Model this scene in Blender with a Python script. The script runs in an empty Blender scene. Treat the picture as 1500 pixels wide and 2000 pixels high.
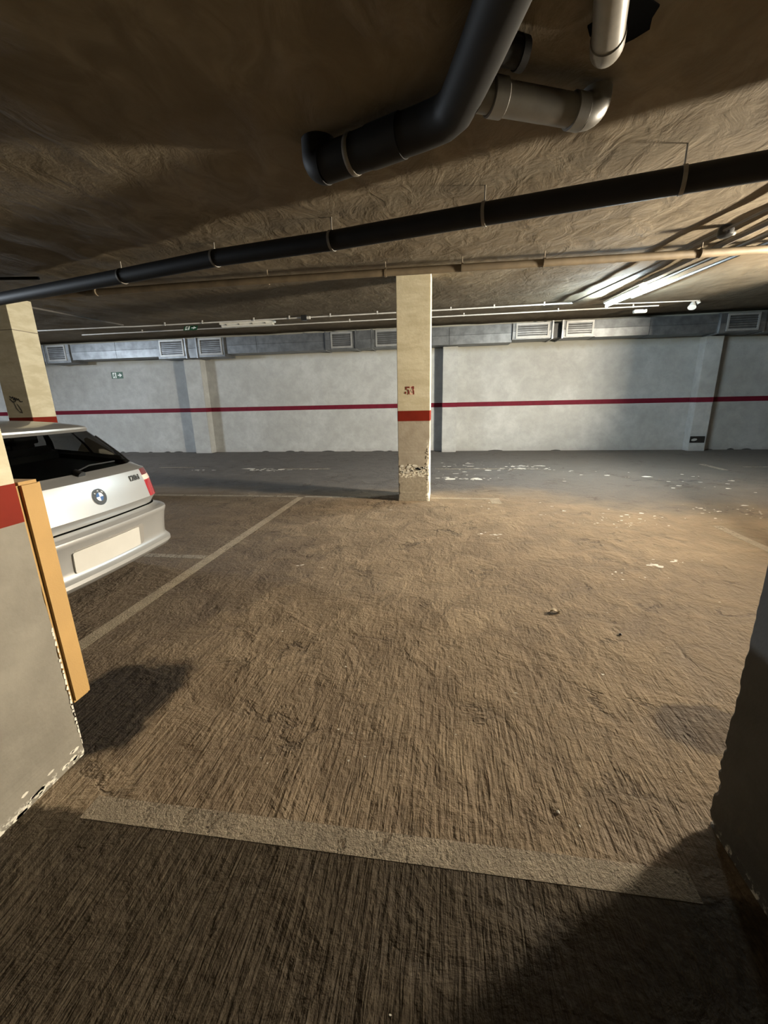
import bpy, bmesh, math, random
from mathutils import Vector, Matrix, noise
random.seed(7)
scene = bpy.context.scene
COL = scene.collection

# ------------------------------------------------------------------ camera
CAM_H = 1.45
cam_d = bpy.data.cameras.new('camera')
cam_d.sensor_fit = 'HORIZONTAL'
cam_d.sensor_width = 36.0
cam_d.lens = 800.0 / 1500.0 * 36.0
cam_d.clip_start = 0.02
cam = bpy.data.objects.new('camera', cam_d)
COL.objects.link(cam)
_Y = Vector((118, 218, -800)).normalized()
_X = Vector((5400, -95, 800))
_X = (_X - _X.dot(_Y) * _Y).normalized()
_Z = _X.cross(_Y)
_R = Matrix((_X, _Y, _Z))
cam.matrix_world = Matrix.Translation((0, 0, CAM_H)) @ _R.to_4x4()
scene.camera = cam

# ------------------------------------------------------------------ world, exposure
world = bpy.data.worlds.new('world')
scene.world = world
world.use_nodes = True
world.node_tree.nodes['Background'].inputs[0].default_value = (0.0, 0.0, 0.0, 1)
world.node_tree.nodes['Background'].inputs[1].default_value = 0.0
scene.view_settings.view_transform = 'Standard'
scene.view_settings.look = 'None'
scene.view_settings.gamma = 1.0
scene.view_settings.use_curve_mapping = False
scene.view_settings.exposure = 0.0
scene.cycles.diffuse_bounces = 2
scene.cycles.max_bounces = 6
scene.cycles.adaptive_threshold = 0.03
scene.cycles.glossy_bounces = 2
scene.cycles.transparent_max_bounces = 5

# lamp outputs (used by the luminaires further down; every one is a ceiling batten)
LAMP_MAIN = (5200.0, (1.0, 0.88, 0.69))     # batten by the unseen added wall, just out of frame
LAMP_TUBE = (480.0, (0.74, 0.92, 1.0))     # cool tube seen in the picture
LAMP_LEFT = (1900.0, (0.80, 0.90, 1.0))     # batten further along the lane on the left

# ceiling plane (rises slightly towards the far wall)
def ceil(y):
    return 3.08 + 0.055 * (y - 6.0)
WALL_Y = 12.35

# ------------------------------------------------------------------ node helpers
def new_mat(name):
    m = bpy.data.materials.new(name)
    m.use_nodes = True
    nt = m.node_tree
    return m, nt, nt.nodes['Principled BSDF']

class NT:
    def __init__(s, nt): s.nt = nt
    def n(s, t, **kw):
        x = s.nt.nodes.new(t)
        for k, v in kw.items(): setattr(x, k, v)
        return x
    def link(s, a, b): s.nt.links.new(a, b)
    def setin(s, sock, v):
        if hasattr(v, 'is_output') or isinstance(v, bpy.types.NodeSocket): s.link(v, sock)
        else: sock.default_value = v
    def coord(s, which='Object'): return s.n('ShaderNodeTexCoord').outputs[which]
    def mapping(s, vec, scale=(1, 1, 1), loc=(0, 0, 0)):
        m = s.n('ShaderNodeMapping'); s.link(vec, m.inputs[0])
        m.inputs['Scale'].default_value = scale; m.inputs['Location'].default_value = loc
        return m.outputs[0]
    def noise(s, vec, scale, detail=4, rough=0.55, dist=0.0):
        m = s.n('ShaderNodeTexNoise'); s.link(vec, m.inputs['Vector'])
        m.inputs['Scale'].default_value = scale; m.inputs['Detail'].default_value = detail
        m.inputs['Roughness'].default_value = rough; m.inputs['Distortion'].default_value = dist
        return m.outputs[0]
    def math(s, op, a, b=0.0, c=0.0, clamp=False):
        m = s.n('ShaderNodeMath', operation=op); m.use_clamp = clamp
        s.setin(m.inputs[0], a); s.setin(m.inputs[1], b); s.setin(m.inputs[2], c)
        return m.outputs[0]
    def rng(s, v, a, b, c=0.0, d=1.0, smooth=True):
        m = s.n('ShaderNodeMapRange'); m.clamp = True
        if smooth: m.interpolation_type = 'SMOOTHSTEP'
        s.setin(m.inputs[0], v)
        for i, q in enumerate((a, b, c, d)): s.setin(m.inputs[1 + i], q)
        return m.outputs[0]
    def mix(s, f, a, b, mode='MIX'):
        m = s.n('ShaderNodeMix', data_type='RGBA', blend_type=mode)
        s.setin(m.inputs[0], f)
        s.setin(m.inputs[6], a if not isinstance(a, tuple) else (*a, 1)[:4])
        s.setin(m.inputs[7], b if not isinstance(b, tuple) else (*b, 1)[:4])
        return m.outputs[2]
    def sep(s, vec):
        m = s.n('ShaderNodeSeparateXYZ'); s.link(vec, m.inputs[0]); return m.outputs
    def bump(s, h, strength, dist, normal=None):
        m = s.n('ShaderNodeBump'); s.link(h, m.inputs['Height'])
        m.inputs['Strength'].default_value = strength; m.inputs['Distance'].default_value = dist
        if normal is not None: s.link(normal, m.inputs['Normal'])
        return m.outputs[0]
    def ellipse(s, xyz, cx, cy, rx, ry, nz, amp=0.6):
        a = s.math('DIVIDE', s.math('SUBTRACT', xyz[0], cx), rx)
        b = s.math('DIVIDE', s.math('SUBTRACT', xyz[1], cy), ry)
        d = s.math('SQRT', s.math('ADD', s.math('MULTIPLY', a, a), s.math('MULTIPLY', b, b)))
        d = s.math('ADD', d, s.math('MULTIPLY', s.math('SUBTRACT', nz, 0.5), amp))
        return s.rng(d, 1.05, 0.75)

def simple(name, col, rough=0.6, metal=0.0, var=0.15, nscale=6.0, bump=0.0, bscale=40.0, spec=0.5, coat=0.0):
    m, nt, p = new_mat(name)
    t = NT(nt); v = t.coord()
    f = t.noise(v, nscale, 5)
    dark = tuple(c * (1 - var) for c in col); light = tuple(min(1, c * (1 + var)) for c in col)
    t.link(t.mix(t.rng(f, 0.3, 0.7), dark, light), p.inputs['Base Color'])
    p.inputs['Roughness'].default_value = rough; p.inputs['Metallic'].default_value = metal
    p.inputs['Specular IOR Level'].default_value = spec
    p.inputs['Coat Weight'].default_value = coat
    if bump: t.link(t.bump(t.noise(v, bscale, 4), 1.0, bump), p.inputs['Normal'])
    return m

def emit(name, col, strength):
    m, nt, p = new_mat(name)
    p.inputs['Base Color'].default_value = (0.9, 0.9, 0.9, 1)
    p.inputs['Emission Color'].default_value = (*col, 1)
    p.inputs['Emission Strength'].default_value = strength
    return m

# ------------------------------------------------------------------ mesh builder
class MB:
    def __init__(s): s.v = []; s.f = []; s.m = []
    def add(s, vs, fs, mi=0):
        o = len(s.v); s.v += [tuple(p) for p in vs]
        s.f += [tuple(i + o for i in f) for f in fs]; s.m += [mi] * len(fs)
        return s
    def box(s, x0, x1, y0, y1, z0, z1, mi=0, bev=0.0):
        bm = bmesh.new(); bmesh.ops.create_cube(bm, size=1)
        for v in bm.verts:
            v.co = Vector(((x0 + x1) / 2 + v.co.x * (x1 - x0), (y0 + y1) / 2 + v.co.y * (y1 - y0), (z0 + z1) / 2 + v.co.z * (z1 - z0)))
        if bev: bmesh.ops.bevel(bm, geom=bm.edges[:], offset=bev, segments=2, affect='EDGES')
        bm.verts.index_update()
        s.add([v.co[:] for v in bm.verts], [[v.index for v in f.verts] for f in bm.faces], mi); bm.free(); return s
    def tube(s, path, r, seg=16, mi=0, caps=True):
        P = [Vector(p) for p in path]; R = r if isinstance(r, (list, tuple)) else [r] * len(P)
        d0 = (P[1] - P[0]).normalized()
        up = Vector((0, 0, 1)) if abs(d0.z) < 0.9 else Vector((1, 0, 0))
        a = d0.cross(up).normalized(); vs = []; fs = []
        for i, p in enumerate(P):
            if i == 0: d = P[1] - P[0]
            elif i == len(P) - 1: d = P[-1] - P[-2]
            else: d = (P[i] - P[i - 1]).normalized() + (P[i + 1] - P[i]).normalized()
            d.normalize(); a = (a - a.dot(d) * d).normalized(); b = d.cross(a)
            for k in range(seg):
                t = 2 * math.pi * k / seg
                vs.append(p + (a * math.cos(t) + b * math.sin(t)) * R[i])
        for i in range(len(P) - 1):
            for k in range(seg):
                k2 = (k + 1) % seg
                fs.append((i * seg + k, i * seg + k2, (i + 1) * seg + k2, (i + 1) * seg + k))
        if caps:
            fs.append(tuple(range(seg))[::-1]); fs.append(tuple((len(P) - 1) * seg + k for k in range(seg)))
        return s.add(vs, fs, mi)
    def poly(s, pts, ext, mi=0):
        n = len(pts); e = Vector(ext); P = [Vector(p) for p in pts]
        vs = P + [p + e for p in P]
        fs = [tuple(range(n))[::-1], tuple(range(n, 2 * n))] + [(i, (i + 1) % n, n + (i + 1) % n, n + i) for i in range(n)]
        return s.add(vs, fs, mi)
    def build(s, name, mats, parent=None, smooth=None, kind=None):
        me = bpy.data.meshes.new(name); me.from_pydata(s.v, [], s.f); me.update()
        bm = bmesh.new(); bm.from_mesh(me); bmesh.ops.recalc_face_normals(bm, faces=bm.faces[:]); bm.to_mesh(me); bm.free()
        if not isinstance(mats, (list, tuple)): mats = [mats]
        for m in mats: me.materials.append(m)
        me.polygons.foreach_set('material_index', s.m)
        if smooth is not None:
            me.polygons.foreach_set('use_smooth', [True] * len(me.polygons))
            me.set_sharp_from_angle(angle=math.radians(smooth))
        o = bpy.data.objects.new(name, me); COL.objects.link(o)
        if parent: o.parent = parent
        if kind: o['kind'] = kind
        return o

def empty(name, loc=(0, 0, 0), rz=0.0):
    o = bpy.data.objects.new(name, None); COL.objects.link(o)
    o.location = loc; o.rotation_euler = (0, 0, rz); o.empty_display_size = 0.1
    return o
def tag(o, label, cat, group=None):
    o['label'] = label; o['category'] = cat
    if group: o['group'] = group
    return o
def arc(c, r, a0, a1, u, v, n=8):
    c, u, v = Vector(c), Vector(u), Vector(v)
    return [c + (u * math.cos(a0 + (a1 - a0) * i / n) + v * math.sin(a0 + (a1 - a0) * i / n)) * r for i in range(n + 1)]
def text_obj(name, body, size, mat, parent, M, ext=0.001, bold=0.0):
    cu = bpy.data.curves.new(name, 'FONT'); cu.body = body; cu.size = size; cu.extrude = ext; cu.offset = bold
    cu.align_x = 'CENTER'; cu.align_y = 'CENTER'
    tmp = bpy.data.objects.new('tmp_text', cu); COL.objects.link(tmp)
    dg = bpy.context.evaluated_depsgraph_get()
    me = bpy.data.meshes.new_from_object(tmp.evaluated_get(dg)); me.name = name
    bpy.data.objects.remove(tmp); bpy.data.curves.remove(cu)
    me.transform(M); me.materials.clear(); me.materials.append(mat)
    o = bpy.data.objects.new(name, me); COL.objects.link(o); o.parent = parent
    return o

# ------------------------------------------------------------------ materials: surfaces
def floor_mat():
    m, nt, p = new_mat('worn_concrete_floor'); t = NT(nt)
    v = t.coord(); xyz = t.sep(v)
    big = t.noise(v, 0.55, 3, 0.6); med = t.noise(v, 3.2, 6, 0.62, 0.6); fine = t.noise(v, 34, 3, 0.6)
    broom = t.noise(t.mapping(v, (60, 5, 1)), 1.0, 4, 0.55, 0.5)
    broom2 = t.noise(t.mapping(v, (11, 6, 1)), 1.0, 6, 0.6, 0.8)
    # crack-like veins
    vein = t.math('ABSOLUTE', t.math('SUBTRACT', t.noise(v, 1.5, 6, 0.62, 0.5), 0.5))
    veinm = t.math('MULTIPLY', t.rng(vein, 0.030, 0.002), t.rng(t.noise(v, 1.7, 4), 0.50, 0.64))
    brown = t.mix(t.rng(med, 0.32, 0.70), (0.205, 0.150, 0.095), (0.325, 0.248, 0.163))
    brown = t.mix(t.rng(big, 0.38, 0.66), t.mix(0.5, brown, (0.155, 0.114, 0.077)), brown)
    grey = t.mix(t.rng(med, 0.3, 0.7), (0.085, 0.078, 0.074), (0.125, 0.115, 0.108))
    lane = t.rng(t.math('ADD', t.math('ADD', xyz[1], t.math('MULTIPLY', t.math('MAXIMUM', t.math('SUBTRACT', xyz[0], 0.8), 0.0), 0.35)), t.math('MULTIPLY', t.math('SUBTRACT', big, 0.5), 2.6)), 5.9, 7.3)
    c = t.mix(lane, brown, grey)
    # colour darkened towards the right to offset the lamp's brightness there
    rt = t.rng(t.math('ADD', xyz[0], t.math('MULTIPLY', t.math('SUBTRACT', big, 0.5), 1.6)), 0.9, 2.4)
    c = t.mix(t.math('MULTIPLY', rt, 0.22), c, (0.120, 0.094, 0.063))
    # the car's shade painted into its bay as darker floor
    bay = t.rng(t.math('ADD', xyz[0], t.math('MULTIPLY', t.math('SUBTRACT', med, 0.5), 0.9)), -1.1, -2.3)
    c = t.mix(t.math('MULTIPLY', bay, t.rng(lane, 0.9, 0.1, 0.0, 0.55)), c, (0.066, 0.051, 0.040))
    # darker floor short of the line, deepened with painted light falloff
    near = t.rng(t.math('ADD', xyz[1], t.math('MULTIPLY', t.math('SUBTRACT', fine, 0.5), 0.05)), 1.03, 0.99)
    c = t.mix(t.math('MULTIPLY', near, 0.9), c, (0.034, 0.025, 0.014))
    # oil stains
    st = t.noise(v, 4.0, 3, 0.6)
    s1 = t.ellipse(xyz, -1.62, 1.55, 0.32, 0.42, st, 1.1)
    s2 = t.ellipse(xyz, 1.22, 1.72, 0.26, 0.16, st, 1.2)
    s3 = t.ellipse(xyz, -1.75, 3.3, 0.6, 1.1, st, 1.6)
    c = t.mix(t.math('MULTIPLY', s1, 0.95), c, (0.014, 0.011, 0.009))
    c = t.mix(t.math('MULTIPLY', s2, 0.6), c, (0.045, 0.035, 0.033))
    c = t.mix(t.math('MULTIPLY', s3, 0.35), c, (0.068, 0.051, 0.042))
    c = t.mix(t.math('MULTIPLY', veinm, 0.55), c, (0.045, 0.032, 0.022))
    c = t.mix(t.rng(fine, 0.35, 0.75, 0.0, 0.28), c, t.mix(0.5, c, (0.26, 0.21, 0.15)))
    # pale scuffs
    sc = t.math('MULTIPLY', t.rng(t.noise(v, 60, 2), 0.74, 0.80), t.rng(t.noise(v, 1.3, 3), 0.5, 0.7))
    c = t.mix(t.math('MULTIPLY', sc, 0.5), c, (0.55, 0.5, 0.42))
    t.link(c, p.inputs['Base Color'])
    t.link(t.rng(med, 0.3, 0.7, 0.72, 0.9), p.inputs['Roughness'])
    p.inputs['Specular IOR Level'].default_value = 0.25
    nearw = t.rng(xyz[1], 7.5, 4.5)
    h = t.math('ADD', t.math('MULTIPLY', broom, t.rng(xyz[1], 2.6, 0.9, 0.08, 0.34)), t.math('MULTIPLY', broom2, 0.42))
    h = t.math('MULTIPLY', h, t.math('ADD', 0.2, t.math('MULTIPLY', nearw, 0.8)))
    h = t.math('ADD', h, t.math('MULTIPLY', med, 1.0))
    h = t.math('ADD', h, t.math('MULTIPLY', fine, 0.22))
    h = t.math('SUBTRACT', h, t.math('MULTIPLY', veinm, 0.12))
    t.link(t.bump(h, 1.0, 0.030), p.inputs['Normal'])
    return m

def ceiling_mat():
    m, nt, p = new_mat('rough_plaster_ceiling'); t = NT(nt); v = t.coord()
    a = t.noise(v, 0.7, 5, 0.6); b = t.noise(t.mapping(v, (2.2, 1.2, 1)), 2.2, 6, 0.6, 1.0)
    c = t.mix(t.rng(b, 0.3, 0.72), (0.125, 0.099, 0.064), (0.19, 0.155, 0.106))
    c = t.mix(t.rng(a, 0.36, 0.64, 0.55, 0.0), c, (0.10, 0.076, 0.048))
    t.link(c, p.inputs['Base Color']); p.inputs['Roughness'].default_value = 0.9
    p.inputs['Specular IOR Level'].default_value = 0.2
    h = t.math('ADD', t.math('MULTIPLY', b, 0.8), t.math('MULTIPLY', t.noise(v, 16, 5), 0.16))
    t.link(t.bump(h, 0.8, 0.02), p.inputs['Normal'])
    return m

def wall_mat():
    m, nt, p = new_mat('stained_white_wall'); t = NT(nt); v = t.coord(); xyz = t.sep(v)
    a = t.noise(v, 0.9, 5, 0.62); b = t.noise(v, 3.4, 7, 0.68, 0.25)
    c = t.mix(t.rng(b, 0.30, 0.70), (0.335, 0.342, 0.336), (0.43, 0.437, 0.43))
    c = t.mix(t.rng(a, 0.40, 0.62, 0.42, 0.0), c, (0.285, 0.287, 0.272))
    # stain with soft shade painted in under the duct, tyre scuffs near the floor
    top = t.math('MULTIPLY', t.rng(t.math('ADD', xyz[2], t.math('MULTIPLY', t.math('SUBTRACT', b, 0.5), 0.35)), 2.68, 2.86), 0.75)
    c = t.mix(top, c, (0.225, 0.213, 0.163))
    low = t.math('MULTIPLY', t.rng(t.math('ADD', xyz[2], t.math('MULTIPLY', t.math('SUBTRACT', b, 0.5), 0.25)), 0.16, 0.0), 0.5)
    c = t.mix(low, c, (0.30, 0.29, 0.28))
    sp = t.math('MULTIPLY', t.rng(t.noise(v, 9, 2), 0.74, 0.79), 0.6)
    c = t.mix(sp, c, (0.25, 0.24, 0.23))
    t.link(c, p.inputs['Base Color']); p.inputs['Roughness'].default_value = 0.8
    p.inputs['Specular IOR Level'].default_value = 0.3
    h = t.math('ADD', b, t.math('MULTIPLY', t.noise(v, 22, 4), 0.25))
    t.link(t.bump(h, 0.55, 0.018), p.inputs['Normal'])
    return m

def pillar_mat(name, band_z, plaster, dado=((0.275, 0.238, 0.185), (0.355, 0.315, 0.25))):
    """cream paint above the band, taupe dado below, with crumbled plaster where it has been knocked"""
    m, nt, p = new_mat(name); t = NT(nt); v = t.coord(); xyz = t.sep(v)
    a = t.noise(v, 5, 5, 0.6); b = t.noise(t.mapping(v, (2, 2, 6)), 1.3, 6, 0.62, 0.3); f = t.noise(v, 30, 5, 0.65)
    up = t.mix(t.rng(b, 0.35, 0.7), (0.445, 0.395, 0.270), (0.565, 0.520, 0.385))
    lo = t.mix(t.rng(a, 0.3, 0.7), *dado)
    c = t.mix(t.rng(xyz[2], band_z - 0.01, band_z + 0.01), lo, up)
    if plaster:
        ax = t.math('ABSOLUTE', xyz[0])
        wob = t.math('MULTIPLY', t.math('SUBTRACT', a, 0.5), 0.35)
        lvl = t.math('ADD', t.math('ADD', xyz[2], wob), t.math('MULTIPLY', t.math('SUBTRACT', f, 0.5), 0.10))
        raw = t.rng(lvl, 0.40, 0.38)
        c = t.mix(raw, c, t.mix(t.rng(f, 0.35, 0.7), (0.27, 0.235, 0.18), (0.40, 0.35, 0.27)))
        rim = t.math('MULTIPLY', t.rng(lvl, 0.36, 0.40), t.rng(lvl, 0.53, 0.47))
        edge = t.math('MULTIPLY', t.rng(t.math('ADD', xyz[0], t.math('MULTIPLY', t.math('SUBTRACT', f, 0.5), 0.12)), 0.185, 0.205), t.rng(xyz[2], 0.95, 0.75))
        wh = t.math('MAXIMUM', t.math('MULTIPLY', rim, t.rng(f, 0.47, 0.55)), edge)
        c = t.mix(wh, c, (0.78, 0.74, 0.62))
    else:
        scuff = t.math('MULTIPLY', t.rng(t.noise(t.mapping(v, (4, 4, 1.5)), 1.4, 5, 0.6, 1.5), 0.60, 0.68), t.rng(xyz[2], 0.75, 0.4))
        c = t.mix(t.math('MULTIPLY', scuff, 0.5), c, (0.16, 0.135, 0.11))
        foot = t.math('MULTIPLY', t.rng(t.math('ADD', xyz[2], t.math('MULTIPLY', t.math('SUBTRACT', f, 0.5), 0.12)), 0.05, 0.02), t.rng(f, 0.5, 0.6))
        c = t.mix(foot, c, (0.8, 0.77, 0.68))
    t.link(c, p.inputs['Base Color']); p.inputs['Roughness'].default_value = 0.75
    t.link(t.bump(t.math('ADD', a, t.math('MULTIPLY', f, 0.4)), 0.5, 0.008), p.inputs['Normal'])
    return m

def worn_paint(name, col, keep):
    m, nt, p = new_mat(name); t = NT(nt); v = t.coord()
    a = t.noise(t.mapping(v, (26, 12, 1)), 1.0, 6, 0.7, 0.8); b = t.noise(v, 1.1, 4); g = t.noise(v, 75, 4, 0.7)
    c = t.mix(t.rng(t.noise(v, 9, 5), 0.3, 0.7), tuple(x * 0.72 for x in col), col)
    c = t.mix(t.rng(g, 0.42, 0.62, 0.45, 0.0), c, tuple(x * 0.45 for x in col))
    t.link(c, p.inputs['Base Color']); p.inputs['Roughness'].default_value = 0.8
    k = t.math('ADD', t.math('ADD', t.math('MULTIPLY', a, 0.55), t.math('MULTIPLY', b, 0.45)), t.math('MULTIPLY', t.math('SUBTRACT', g, 0.5), 0.3))
    t.link(t.rng(k, keep - 0.05, keep + 0.07), p.inputs['Alpha'])
    t.link(t.bump(t.math('ADD', a, g), 0.9, 0.012), p.inputs['Normal'])
    return m

M = {}
M['floor'] = floor_mat(); M['ceiling'] = ceiling_mat(); M['wall'] = wall_mat()
M['rawconcrete'] = simple('raw_concrete_wall', (0.10, 0.09, 0.075), 0.9, var=0.2, bump=0.01, bscale=8)
M['stripe'] = simple('wine_red_wall_paint', (0.115, 0.008, 0.019), 0.7, var=0.12, spec=0.15)
M['band'] = simple('brick_red_paint', (0.155, 0.015, 0.007), 0.7, var=0.1, spec=0.12)
M['line'] = worn_paint('worn_line_paint', (0.40, 0.33, 0.235), 0.39)
M['line_faint'] = worn_paint('faded_line_paint', (0.33, 0.285, 0.22), 0.43)
M['flake'] = simple('white_paint_flake', (0.66, 0.62, 0.54), 0.7, var=0.2, nscale=30)
M['yellow'] = simple('yellow_foam', (0.385, 0.235, 0.080), 0.75, var=0.05, bump=0.0006, bscale=220)
M['blackpipe'] = simple('black_drain_pipe', (0.007, 0.0065, 0.006), 0.6, var=0.2, spec=0.2)
M['branchpipe'] = simple('grey_branch_pipe', (0.085, 0.078, 0.066), 0.42, var=0.16, nscale=9)
M['greypipe'] = simple('grey_drain_pipe', (0.17, 0.158, 0.138), 0.36, var=0.14, nscale=9)
M['beigepipe'] = simple('painted_pipe', (0.14, 0.108, 0.068), 0.6, var=0.2)
M['conduit'] = simple('white_conduit', (0.42, 0.41, 0.385), 0.45, var=0.08)
M['greyconduit'] = simple('grey_conduit', (0.11, 0.10, 0.09), 0.5, var=0.1)
M['steel'] = simple('galvanised_steel', (0.17, 0.178, 0.185), 0.50, 0.8, var=0.22, nscale=5, bump=0.002, bscale=6)
M['steel_dark'] = simple('galvanised_flange', (0.28, 0.29, 0.30), 0.38, 0.85, var=0.2)
M['frame'] = simple('grille_frame', (0.30, 0.30, 0.29), 0.45, 0.4, var=0.1)
M['slat'] = simple('grille_slat', (0.05, 0.048, 0.045), 0.6, 0.0, var=0.15)
M['void'] = simple('dark_void', (0.004, 0.004, 0.004), 0.9, var=0.0, spec=0.0)
M['lampbody'] = simple('white_lamp_housing', (0.66, 0.66, 0.62), 0.45, var=0.06)
M['diffuser_off'] = simple('unlit_diffuser', (0.50, 0.48, 0.42), 0.3, var=0.08)
M['black'] = simple('black_plastic', (0.012, 0.012, 0.012), 0.4, var=0.1)
M['metal'] = simple('zinc_metal', (0.16, 0.145, 0.12), 0.5, 0.5, var=0.15)
M['green'] = simple('sign_green', (0.005, 0.06, 0.024), 0.5, var=0.05)
M['signwhite'] = simple('sign_white', (0.72, 0.76, 0.72), 0.5, var=0.04)
M['digits'] = simple('stencil_paint', (0.15, 0.016, 0.008), 0.7, var=0.25, nscale=60)
M['ghost'] = simple('old_stencil_paint', (0.62, 0.42, 0.32), 0.8, var=0.15, nscale=60)
M['ink'] = simple('black_marker', (0.012, 0.012, 0.011), 0.7, var=0.1)
M['plaster'] = simple('white_plaster', (0.6, 0.57, 0.49), 0.85, var=0.15, nscale=40)

# ------------------------------------------------------------------ setting: floor, ceiling, walls
X0, X1, Y0, Y1 = -21.0, 12.0, -4.0, WALL_Y
def grid(x0, x1, y0, y1, nx, ny, zf):
    mb = MB(); vs = []; fs = []
    for j in range(ny + 1):
        y = y0 + (y1 - y0) * j / ny
        for i in range(nx + 1):
            x = x0 + (x1 - x0) * i / nx
            vs.append((x, y, zf(x, y)))
    for j in range(ny):
        for i in range(nx):
            a = j * (nx + 1) + i; fs.append((a, a + 1, a + nx + 2, a + nx + 1))
    return mb.add(vs, fs)
floor = MB().box(X0, X1, Y0, Y1 + 0.3, -0.15, 0.0).build('floor', M['floor'], kind='structure')
def ceil_z(x, y):
    p = Vector((x * 0.9, y * 0.55, 0.3))
    n = noise.noise(p * 1.0) * 0.012 + noise.noise(p * 3.1) * 0.007 + noise.noise(Vector((x * 1.5 + y * 2.2, (x - y) * 0.8, 4))) * 0.006
    return ceil(y) + 0.012 + n
ceiling = grid(X0, X1, Y0, Y1, 330, 170, ceil_z).build('ceiling', M['ceiling'], smooth=60, kind='structure')
Z1 = 3.6
wall_back = MB().box(X0, X1, WALL_Y, WALL_Y + 0.3, 0, Z1).build('wall_back', M['wall'], kind='structure')
wall_left = MB().box(X0 - 0.3, X0, Y0 - 0.3, Y1, 0, Z1).build('wall_left', M['rawconcrete'], kind='structure')
wall_right = MB().box(X1, X1 + 0.3, Y0 - 0.3, Y1, 0, Z1).build('wall_right', M['rawconcrete'], kind='structure')
wall_front = MB().box(X0, X1, Y0 - 0.3, Y0, 0, Z1).build('wall_front', M['rawconcrete'], kind='structure')
SZ0, SZ1 = 1.262, 1.385
pil = [(-7.76, -7.23), (-0.06, 0.35), (6.47, 6.87)]
PD = 0.30
xs = X0
for i, (a, b) in enumerate(pil):
    pl = MB().box(a, b, WALL_Y - PD, WALL_Y - 0.001, 0, 2.86, bev=0.008).build('pilaster', M['wall'], wall_back)
    mb = MB(); mb.box(a - 0.002, b + 0.002, WALL_Y - PD - 0.002, WALL_Y - 0.003, SZ0, SZ1)
    mb.build('red_stripe', M['stripe'], pl)
    MB().box(xs, a - 0.003, WALL_Y - 0.002, WALL_Y + 0.01, SZ0, SZ1).build('red_stripe', M['stripe'], wall_back)
    xs = b + 0.003
MB().box(xs, X1, WALL_Y - 0.002, WALL_Y + 0.01, SZ0, SZ1).build('red_stripe', M['stripe'], wall_back)
# crumbling foot of the wall: dark irregular gap and mortar lumps
mb = MB()
x = -11.0
while x < 8.5:
    w = random.uniform(0.12, 0.5)
    if random.random() < 0.6 and not any(a - 0.35 < x < b + 0.1 for a, b in pil):
        h = random.uniform(0.012, 0.035)
        pts = [(x + w * k / 6, WALL_Y - random.uniform(0.008, 0.03), 0.0) for k in range(7)]
        top = [(px, WALL_Y - 0.004, h * math.sin(math.pi * (k + 0.4) / 7) + 0.004) for k, (px, _, _) in enumerate(pts)]
        vs = pts + top; mb.add(vs, [(k, k + 1, 8 + k, 7 + k) for k in range(6)])
    x += w + random.uniform(0.05, 0.6)
mb.build('mortar_foot', simple('dark_mortar', (0.05, 0.048, 0.046), 0.9), wall_back, kind='stuff')

# floor paint
def paint(x0, x1, y0, y1, mat=None, name='painted_line'):
    return MB().box(x0, x1, y0, y1, -0.004, 0.0012).build(name, mat or M['line'], floor)
paint(-1.30, 0.78, 0.985, 1.075)                       # across the mouth of the near bay
paint(-2.31, -2.205, 1.30, 6.14)                       # between the bay and the parked car
paint(-5.6, -2.32, 3.47, 3.56, M['line_faint'])        # side of the car's bay
paint(-6.6, -2.32, 6.155, 6.245, M['line_faint'])      # front edge of the bays
paint(-2.20, -0.68, 6.155, 6.235, M['line_faint'])
paint(-0.18, 0.70, 6.14, 6.235)
paint(0.70, 0.84, 5.88, 6.235)
paint(3.05, 3.15, 2.2, 4.95)
paint(-6.95, -6.0, 9.15, 9.24, M['line_faint'])
paint(-3.75, -2.55, 8.95, 9.03, M['line_faint'])
paint(-0.18, 2.0, 8.97, 9.06, M['line_faint'])
paint(5.46, 5.58, 8.9, 9.7, M['line_faint'])
paint(6.1, 9.5, 9.28, 9.36, M['line_faint'])
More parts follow.
